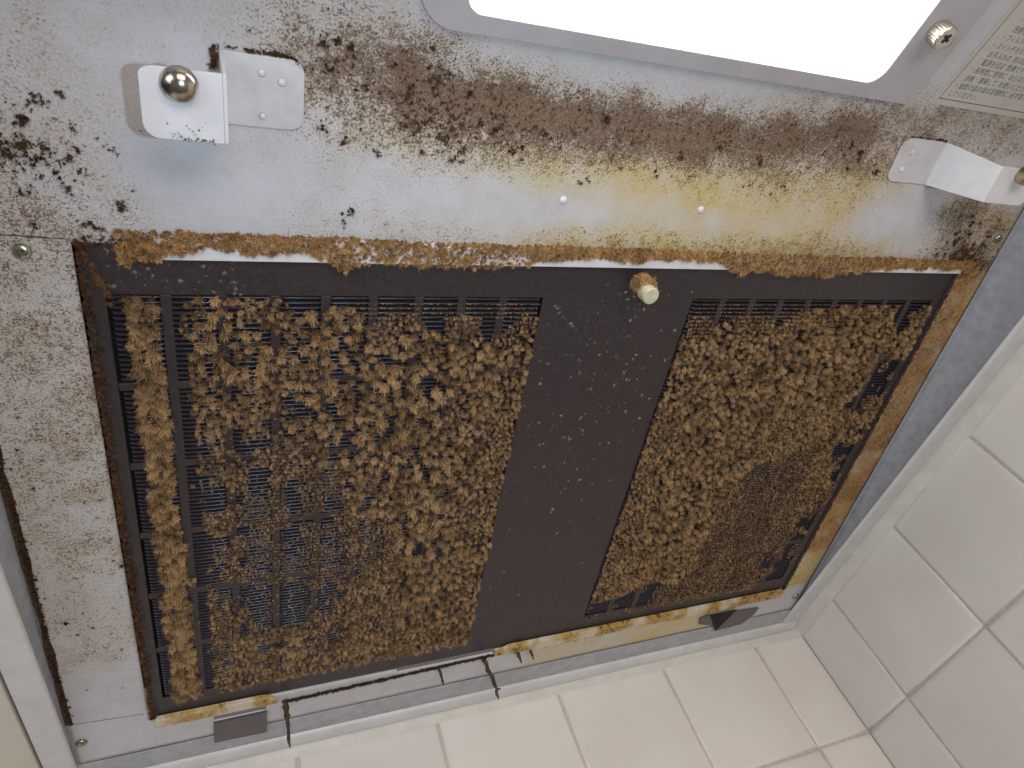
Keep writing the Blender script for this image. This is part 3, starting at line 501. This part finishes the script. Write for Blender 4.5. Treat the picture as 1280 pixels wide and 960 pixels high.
# ---- sticker
stk = fix(obj('instruction_sticker', *prism(rrect(391.5, 505, -240, -94.2, (.3, .3, .3, .3), 2), .05, .22), M_STICK, hood))
def txt(s, x, y, size, h, m, parent, name='printed_text'):
    v, f_ = textmesh(s, size)
    if len(v) == 0: return
    return obj(name, P(x + v[:, 0], y - v[:, 1], h), f_, m, parent)
def border(x0, x1, y0, y1, wd, h):
    o_ = rrect(x0, x1, y0, y1, (.1,) * 4, 1); i_ = rrect(x0 + wd, x1 - wd, y0 + wd, y1 - wd, (.1,) * 4, 1)
    return ring(o_, i_, h - .02, h)
fix(obj('printed_border', *border(394, 502.5, -237.5, -97.3, .45, .27), M_INKB, stk))
LN = [('してください。', 397, 0), ('・油受け皿の油は定期的に', 396.6, 1, '必ず取り除いてください', 1), ('点検・清掃して', 399.5, 1, 'お使いください。', 0), ('・長時間ご使用に', 398.5, 0, 'ならない時は', 0), ('電源を切る', 402, 0, '危険です', 1),
      ('お手入れの', 401.5, 1, '時は必ず手袋を', 0), ('・スイッチを切り', 399, 0, '十分に冷めて', 0), ('・フィルターは', 400.5, 0, '約一か月', 0), ('洗剤を含ませた', 404, 1, '布で', 0), ('・ランプの交換', 402.5, 0, '', 0), ('油が付着', 405, 1, '', 0), ('火災の原因', 405, 1, '', 0), ('注意', 405, 1, '', 0)]
ly = -99.6; inkG = []; inkB = []
for L in LN:
    x_ = L[1]; 
    for s_, g_ in ((L[0], L[2]),) + (((L[3], L[4]),) if len(L) > 3 and L[3] else ()):
        v, f_ = textmesh(s_, 3.5)
        if len(v):
            (inkG if g_ else inkB).append((P(x_ + v[:, 0], ly - v[:, 1], .27), f_)); x_ += float(v[:, 0].max()) + 2.2
    ly -= 4.15
if inkG: obj('printed_text', *join(inkG), M_INKG, stk)
if inkB: obj('printed_text', *join(inkB), M_INKB, stk)

# ================================================================ FILTER
flt = thing('grease_filter', (247, 150, -17), 'dark brown louvred metal grease filter set in the hood, its slots clogged with dust', 'filter')
xf = [0, 7.4, 199.2, 291.0, 484.4, 493.8]; yf = [0.4, 21.8, 284.4, 301.0]
fr = fix(obj('frame', *plate_grid(xf, yf, lambda i, j: not (j == 1 and i in (1, 3)), -2.4, -.7), M_FRAME, flt, bevel=.4))
# turned edge of the frame
parts = []
for a, b_, c_, d_ in ((0.0, 2.0, .4, 301), (491.6, 493.8, .4, 301)):
    fix(obj('turned_edge', *prism([(a, c_), (b_, c_), (b_, d_), (a, d_)], -.65, .15), M_FRAME, flt, bevel=.3))
PITCH = 2.44
def louvres(x0, x1):
    V = []; Fc = []; ncol = 9; cw = (x1 - x0) / ncol; yy = []
    nrow = int((284.0 - 22.2) / PITCH)
    # crossbars and columns
    bars = []
    for c in range(1, ncol):
        xb = x0 + c * cw; bars.append(prism([(xb - 2.1, 21.9), (xb + 2.1, 21.9), (xb + 2.1, 284.3), (xb - 2.1, 284.3)], -2.2, -.9))
    for k in range(1, 6):
        yb_ = 21.8 + k * 43.77; bars.append(prism([(x0 + .1, yb_ - 1.9), (x1 - .1, yb_ - 1.9), (x1 - .1, yb_ + 1.9), (x0 + .1, yb_ + 1.9)], -2.25, -.95))
    o = 0; prof_ = [(-.05, -1.9), (.15, -.85), (.5, -.45), (.9, -.8), (1.1, -1.6), (1.0, -2.6)]
    st = (0, .9, 1.9, 3.0); 
    for c in range(ncol):
        xa, xb = x0 + c * cw + 1.2, x0 + (c + 1) * cw - 1.2
        X = [xa, xa + .7, xa + 2.0, xb - 2.0, xb - .7, xb]; sc = [.15, .7, 1, 1, .7, .15]
        for r in range(nrow):
            y = 22.3 + r * PITCH
            if min(abs(y + .8 - (21.8 + k * 43.77)) for k in range(1, 6)) < 1.9: continue
            A = []
            for x_, s_ in zip(X, sc):
                for (dy, h) in prof_: A.append((x_, y + dy, -1.9 + (h + 1.9) * s_ if h > -1.9 else h))
            V += A; m_ = len(prof_)
            for i in range(len(X) - 1):
                for j in range(m_ - 1): Fc.append((o + i * m_ + j, o + (i + 1) * m_ + j, o + (i + 1) * m_ + j + 1, o + i * m_ + j + 1))
            o += len(X) * m_
    V = np.array(V); V = P(V[:, 0], V[:, 1], V[:, 2]); 
    o_ = fix(obj('louvre_panel', V, np.array(Fc), M_LOUV, flt, smoothf=True))
    bo = fix(obj('louvre_bars', *join(bars), M_FRAME, flt, bevel=.3))
    return o_
louvres(7.4, 199.2); louvres(291.0, 484.4)
fix(obj('backing', *prism([(2, 2), (492, 2), (492, 299), (2, 299)], -9, -7), M_BLACK, flt))
# embossed writing
parts = []
for s_, x_, sz in (('L - A D Z', 33, 7.2), ('03672', 97, 7.4)):
    v, f_ = textmesh(s_, sz); v[:, 0] *= 1.35 if s_[0] == 'L' else 1.25
    n_ = len(v)
    obj('embossed_marking', P(x_ + v[:, 0], 16.0 - v[:, 1] - (1.2 if s_[0] == '0' else 0), -.25), f_, M_FRAME, flt)
kax = (0.0, -.1, -1)
fix(obj('knob', *lathe(250.5, 12.5, [(3.2, -1), (3.2, 9), (4.3, 9.3), (4.6, 10), (4.6, 15.6), (4.2, 16.2), (3.6, 16.3)], 40), M_KNOB, flt, smoothf=False, bevel=.25))

# ================================================================ DUST
def ico():
    import bmesh
    bm = bmesh.new(); bmesh.ops.create_icosphere(bm, subdivisions=1, radius=1.0)
    V = np.array([tuple(v.co) for v in bm.verts]); Fc = np.array([[v.index for v in f.verts] for f in bm.faces]); bm.free(); return V, Fc
IV, IF = ico()
def make_proto(seed, nf, core, flen, fw):
    """a dust clump of radius ~1, hanging towards -z: lumpy core plus a coat of bent fibres"""
    r = np.random.default_rng(seed); V = []; Fc = []; tn = []
    for b in range(3):
        c = r.normal(0, .24, 3) * (1, 1, .6); c[2] -= .25
        rad = core * r.uniform(.6, 1.0); v = IV * rad * (1 + r.uniform(-.28, .28, (len(IV), 1))) * (1, 1, 1.15) + c
        Fc.append(IF + sum(map(len, V))); V.append(v); tn.append(.05 + .25 * (-v[:, 2]).clip(-1, 1))  # core tint kept low: shade inside the clump put into colour
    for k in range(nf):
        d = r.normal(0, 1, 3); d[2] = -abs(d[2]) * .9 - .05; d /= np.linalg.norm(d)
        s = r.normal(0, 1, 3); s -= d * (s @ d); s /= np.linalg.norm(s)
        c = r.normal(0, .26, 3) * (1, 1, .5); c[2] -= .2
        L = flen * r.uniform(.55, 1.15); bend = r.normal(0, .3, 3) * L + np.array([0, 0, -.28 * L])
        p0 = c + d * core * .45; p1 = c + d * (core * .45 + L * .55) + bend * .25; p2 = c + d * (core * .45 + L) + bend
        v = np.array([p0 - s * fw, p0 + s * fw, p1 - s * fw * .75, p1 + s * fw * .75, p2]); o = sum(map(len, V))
        V.append(v); Fc.append(np.array([[0, 1, 3], [0, 3, 2], [2, 3, 4]]) + o); tn.append(np.array([.1, .1, .55, .55, 1.0]) * r.uniform(.8, 1.1))  # roots dark for dirt and for shade between clumps, painted by tint
    return np.concatenate(V), np.concatenate(Fc), np.concatenate(tn)
PR_BIG = [make_proto(100 + i, 170, .40, .70, .034) for i in range(12)]
PR_SML = [make_proto(200 + i, 54, .40, .78, .050) for i in range(10)]
PR_WISP = [make_proto(300 + i, 16, .26, 1.15, .060) for i in range(10)]
def scatter(name, items, protos, m, **kw):
    """items: rows (x, y, h, size, tint, squash) -> ONE mesh"""
    VV = []; FF = []; TT = []; o = 0
    for (x, y, h, s, tv, sq) in items:
        pr_ = protos(s) if callable(protos) else protos
        v, f_, tn = pr_[int(rng.integers(len(pr_)))]
        a = rng.uniform(0, 6.283); c_, s_ = math.cos(a), math.sin(a)
        tx, ty = rng.normal(0, .22, 2)
        w_ = np.empty_like(v); w_[:, 0] = c_ * v[:, 0] - s_ * v[:, 1]; w_[:, 1] = s_ * v[:, 0] + c_ * v[:, 1]; w_[:, 2] = v[:, 2]
        w_[:, 0] += -w_[:, 2] * tx; w_[:, 1] += -w_[:, 2] * (ty + .22)
        rr = s / 2 * .92
        w_ = w_ * (rr, rr, rr * sq)
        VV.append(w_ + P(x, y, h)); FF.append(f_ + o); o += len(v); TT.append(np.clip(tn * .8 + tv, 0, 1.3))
    V = np.concatenate(VV); Fc = np.concatenate(FF)
    ob = obj(name, V, Fc, m, smoothf=True, attrs={'tint': ('FLOAT', np.concatenate(TT))})
    return tag(ob, kind='stuff', **kw)
pick = lambda s: PR_BIG if s > 3.4 else (PR_SML if s < 2.3 else PR_BIG[:6] + PR_SML[:4])
def field(x0, x1, y0, y1, ntry, seed):
    r = np.random.default_rng(seed)
    x = r.uniform(x0, x1, ntry); y = r.uniform(y0, y1, ntry)
    wx = 5 * (vnoise(x, y, 13, seed + 7) - .5); wy = 9 * (vnoise(x, y, 13, seed + 8) - .5)
    SD = interp(DUST, x + wx * np.where(x < 60, .35, 1), y + wy, 3.6); s = SD[:, 0]; d = SD[:, 1]
    nm = .6 * vnoise(x, y, 9, seed) + .4 * vnoise(x, y, 4.5, seed + 1)
    top = np.where(x < 200, 23 + 8 * np.clip((x - 80) / 60, 0, 1), 31 - 6 * np.clip((x - 350) / 60, 0, 1))
    d = np.where(y < top + 3 * (nm - .5), 0, d)
    lft = (x < 36) & (x > 6); band = (x > 14.5 + 2.5 * (nm - .5)) & (x < 25.5 + 4 * (nm - .5) + .012 * (y - 150)); d = np.where(lft, np.where(band, 1.0, np.where((x < 14) | (x > 34), .04 if False else d * .12, .16)), d); s = np.where(lft & band, np.maximum(s, 3.9), np.where(lft, 2.0, s)); d = np.where((x < 12.6), 0, d)
    keep = (s > .7) & (d > .02) & (nm < .18 + d * .62 + (d > .85) * .25); x, y, s, d = x[keep], y[keep], s[keep], d[keep]
    s = s * np.where(x < 205, 1 - .30 * np.clip((115 - x) / 60, 0, 1) * np.clip((y - 90) / 50, 0, 1) * (x > 34), .88)
    s = np.where(s > 3.2, 3.2 + (s - 3.2) * 1.12, s) * r.uniform(.7, 1.22, len(s))
    # stick to the slats: snap rows for small fluff
    row = 22.3 + np.round((y - 22.3) / PITCH) * PITCH + .75; t = .3 + np.clip((3.4 - s) / 1.4, 0, 1) * .55
    y = y * (1 - t) + row * t
    cell = 2.0; grid = {}; out = []
    for i in range(len(x)):
        rad = s[i] * (.56 if x[i] < 28 else .84 if s[i] > 3.4 else .76); gx, gy = int(x[i] // cell), int(y[i] // cell); ok = True; R_ = int(5 // cell) + 1
        for a in range(gx - R_, gx + R_ + 1):
            for b_ in range(gy - R_, gy + R_ + 1):
                for (u, v_, q_) in grid.get((a, b_), ()):
                    dd = (u - x[i]) ** 2 + (v_ - y[i]) ** 2; mn = .5 * (rad + q_)
                    if dd < mn * mn: ok = False; break
                if not ok: break
            if not ok: break
        if ok:
            grid.setdefault((gx, gy), []).append((x[i], y[i], rad))
            out.append((x[i], y[i], -.6 + .05 * s[i], s[i] * 1.08, r.uniform(-.12, .22), r.uniform(1.1, 1.8)))
    return out
FL = field(8.5, 198, 22.5, 286, 60000, 11)
FR = field(292, 486, 22.5, 288, 60000, 12)
for k in range(2600):      # fine specks caught on the nearly bare slats
    x_ = rng.uniform(36, 150); y_ = 22.3 + PITCH * int(rng.integers(14, 104)) + .7
    if y_ < 60 + 1.2 * abs(x_ - 90) * .6 or y_ > 282: continue
    FL.append((x_, y_ + rng.normal(0, .25), -.6, rng.uniform(.5, 1.5), rng.uniform(-.1, .3), 1.2))
for x0_, x1_ in ((100, 198), (292, 420)):     # a thin dusty edge on the topmost slats
    for k in range(520):
        (FL if x1_ < 205 else FR).append((rng.uniform(x0_, x1_), 22.3 + PITCH * int(rng.integers(1, 5)) + .5, -.6, rng.uniform(.35, .9), .2, 1))
print('clumps', len(FL), len(FR))
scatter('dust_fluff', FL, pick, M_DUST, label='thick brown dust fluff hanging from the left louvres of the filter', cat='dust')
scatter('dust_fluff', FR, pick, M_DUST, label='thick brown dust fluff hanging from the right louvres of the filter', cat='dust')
# ledge of dust along the top lip
it = []
LX = np.array([10, 22, 32, 84, 100, 178, 200, 292, 312, 386, 404, 420, 505]); LL = np.array([5.2, 5.5, -.6, -.9, 5.0, 5.6, -.2, -1.2, 4.6, 4.9, 1.2, -1.1, -.6])
for k in range(9000):
    x = rng.uniform(14, 503); t = .6 * vnoise(np.array([x]), np.array([0.]), 9, 5)[0] + .4 * vnoise(np.array([x]), np.array([0.]), 4, 6)[0]
    low = float(np.interp(x, LX, LL))
    y = rng.uniform(-5.2 - 2.0 * t, low + (t - .5) * 5.0 + (1.5 if x < 100 else 0)) - (x - 26) / 466 * 1.2
    it.append((x, y, rng.uniform(.4, 2.2 + 2.6 * t), rng.uniform(1.3, 3.3), rng.uniform(-.15, .3), 1.0))
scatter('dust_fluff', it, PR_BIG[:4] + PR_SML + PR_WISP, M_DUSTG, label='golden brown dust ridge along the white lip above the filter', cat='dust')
# fuzz on the left, right and lower filter edges
it = []
for k in range(1100):
    y = rng.uniform(-1, 300); x = -.3 + abs(rng.normal(0, 1.6)); it.append((x, y, rng.uniform(0, .8), rng.uniform(.8, 2.6), rng.uniform(-.1, .6) - .1, 1))
for k in range(60):
    x = rng.uniform(0, 26); y = rng.uniform(-3.5, 2.5); it.append((x, y, .6, rng.uniform(1.2, 3.2), rng.uniform(-.1, .5), 1))
for k in range(40): 
    x = rng.uniform(2, 9); y = 4 + (x - 2) * 2.6 + rng.normal(0, 1.5); it.append((x, y, .2, rng.uniform(1.5, 3.2), .6, 1))
for k in range(420):
    y = rng.uniform(8, 300); it.append((493.6 + rng.normal(0, .5), y, .2, rng.uniform(.8, 2.0), rng.uniform(-.1, .2), 1))
for k in range(1500):
    x = rng.uniform(75, 222); it.append((x, 310.5 - (x - 75) / 147 * 4 + rng.normal(0, .65), .3, rng.uniform(.8, 2.4), rng.uniform(-.2, .1), 1))
for k in range(900):
    x = rng.uniform(222, 492); it.append((x, 307.2 + .9 * math.sin(x * .05) + rng.normal(0, .55), 1.0, rng.uniform(.7, 2.0), rng.uniform(-.1, .3), 1))
for k in range(620):
    y = rng.uniform(45, 291); it.append((-40.2 + rng.normal(0, .7), y, .8, rng.uniform(1.0, 2.6), rng.uniform(-.2, .05), 1))
scatter('sooty_fuzz', it, PR_SML + PR_WISP, M_SOOT, label='dark sooty fuzz edging the filter and the hood seams', cat='soot')
# flecks and clots on the painted panel, density from the grime map
it = []
x = rng.uniform(-41, 520, 26000); y = rng.uniform(-112, 330, 26000); D = interp(GRIME, x, y, 7.0, .5)
nm = .5 * vnoise(x, y, 8, 41) + .5 * vnoise(x, y, 3.2, 42)
for i in range(len(x)):
    if 0 < x[i] < 495 and -6 < y[i] < 308: continue
    if 52 < x[i] < 81 and -73 < y[i] < -48: continue
    if 390 < x[i] < 428 and -76 < y[i] < -50: continue
    if x[i] > 118 and y[i] < -91: continue
    if rng.random() < (D[i, 2] ** 2.2) * 1.7 * max(0, nm[i] * 2.6 - .85):
        it.append((x[i], y[i], .1, (rng.random() ** 2.2) * 4.6 * (.5 + .6 * D[i, 2]) + .45, rng.uniform(-.15, .5) * (1 if y[i] < 0 else 1.3), .7))
for (x_, y_) in CLOTS:
    s_ = rng.uniform(.6, 1.25); a_ = rng.uniform(0, 3.14)
    for k in range(int(4 + 9 * s_)):
        u_ = rng.normal(0, 1.5 * s_); v_ = rng.normal(0, .8 * s_)
        it.append((x_ + u_ * math.cos(a_) - v_ * math.sin(a_), y_ + u_ * math.sin(a_) + v_ * math.cos(a_), .15, rng.uniform(.9, 2.7) * s_, rng.uniform(-.2, .35), .8))
def along(pts, n, smin, smax, tv=-.1, hh=.3, jit=.3):
    pts = np.array(pts); seg = rng.integers(0, len(pts) - 1, n); t = rng.random(n)[:, None]; q = pts[seg] * (1 - t) + pts[seg + 1] * t + rng.normal(0, jit, (n, 2))
    for a in q: it.append((a[0], a[1], hh, rng.uniform(smin, smax), tv + rng.uniform(0, .2), .8))
along([(51.2, -74.1), (59, -74.4)], 30, .5, 1.1); along([(61, -74.2), (66, -74), (72, -74.2), (78, -73.2), (81.3, -69.5)], 110, .7, 2.0)
along([(51.0, -74.5), (50.8, -67)], 60, 1.0, 2.4, .05, .5, .5)
along([(392.3, -71), (395, -75.5), (408, -76.3), (420, -76.5), (425, -75)], 90, .6, 1.7); along([(424, -51), (440, -50.4)], 30, .5, 1.2, .1)
along([(505, -30), (500, -15), (497, -4)], 120, .8, 2.4, .1, .2, 3.5)
along([(39, -49), (45, -48.6), (50, -48.6)], 22, .5, 1.3, .1, 28.2, .5); along([(37, -50), (46, -52)], 14, .4, .9, .3, 28.2, 1.4)
print('flecks', len(it))
scatter('soot_flecks', it, PR_WISP + PR_SML[:5], M_SOOT, label='dark brown soot flecks stuck on the white hood panel', cat='soot')
# furry soot under the lamp
it = []
x = rng.uniform(60, 440, 30000); y = rng.uniform(-96, -30, 30000); D = interp(GRIME, x, y, 7.0, .5)[:, 0]; nm = .5 * vnoise(x, y, 6, 51) + .5 * vnoise(x, y, 2.5, 52)
for i in range(len(x)):
    if 52 < x[i] < 83 and y[i] > -76: continue
    if 388 < x[i]: continue
    if rng.random() < np.clip((D[i] - .30) * 1.1, 0, .8) * np.clip(nm[i] * 2.2 - .55, 0, 1) * .62:
        it.append((x[i], y[i], .05, rng.uniform(.6, 1.7), rng.uniform(-.2, .3), .8))
print('furry', len(it))
scatter('soot_fur', it, PR_WISP, M_SOOTB, label='furry brown soot coating the bend just under the lamp opening', cat='soot')
# pale flecks on the filter's bare middle band and frame
it = []
for k in range(330):
    x = rng.normal(245, 24); y = abs(rng.normal(70, 60)) + 14
    if 201 < x < 289 and y < 290: it.append((x, y, -.6, (rng.random() ** 2.5) * 2.4 + .45, rng.uniform(-.3, .4), .5))
for k in range(90): it.append((rng.uniform(8, 60), rng.uniform(2, 21), -.6, (rng.random() ** 2) * 2.0 + .4, rng.uniform(-.3, .1), .6))
scatter('dust_flecks', it, PR_WISP + PR_SML[:3], M_FLECK, label='tiny pale dust flecks on the bare middle band of the filter', cat='dust')
# dust cap on the knob
it = []
for k in range(200):
    a = rng.uniform(0, 6.283); hh = rng.uniform(.5, 9.5); it.append((250.0 - .8 + 1.2 + 4.0 * math.cos(a), 9.8 + 3.8 * math.sin(a), hh + 1.5, rng.uniform(2.2, 4.6), rng.uniform(0, .35), 1))
kd = scatter('dust_clump', it, PR_BIG[:4] + PR_SML + PR_WISP[:5], M_DUSTG, label='tan dust collar wrapped round the filter knob', cat='dust')
# ---- hardened grease strings hanging from the lower edge
def drip(x, y, L, r, label, sway=1.0, fork=False):
    p0 = P(x, y, 1.0); n_ = 16; pts = []; rad = []; dx = dy = 0
    for k in range(n_):
        t = k / (n_ - 1); dx += random.uniform(-.5, .6) * sway * L / 30; dy += random.uniform(-.25, .3) * sway * L / 30
        pts.append(p0 + np.array([dx, dy, -L * t])); rad.append(1.45 * r * (1 - t) ** .4 * (.75 + .5 * random.random()) + .12)
    parts = [tubepath(pts, rad)]
    if fork:
        b = pts[11]; parts.append(tubepath([b, b + np.array([1.5, 0, -1.0]), b + np.array([3.6, .3, -.8])], [r * .7, r * .9, .15]))
    o_ = fix(obj('grease_string', *join(parts), M_GREASE, smoothf=True, org=tuple(p0))); tag(o_, label, 'grease', 'hardened grease strings hanging below the filter')
drip(77.0, 309.0, 31, 1.15, 'dark straight grease string hanging beside the grey hook tab at the lower left', .25)
drip(214, 309.0, 31, 1.0, 'long crooked forked grease string hanging below the middle of the filter', 1.2, True)
drip(180, 308.5, 13, .7, 'short grease string left of the long forked one', .6)
drip(240.5, 308.0, 9.5, .9, 'short stubby grease string just right of the long forked one', .5)
drip(250.5, 308.0, 9, .7, 'thin short grease string farthest right of the four beside it', .7)
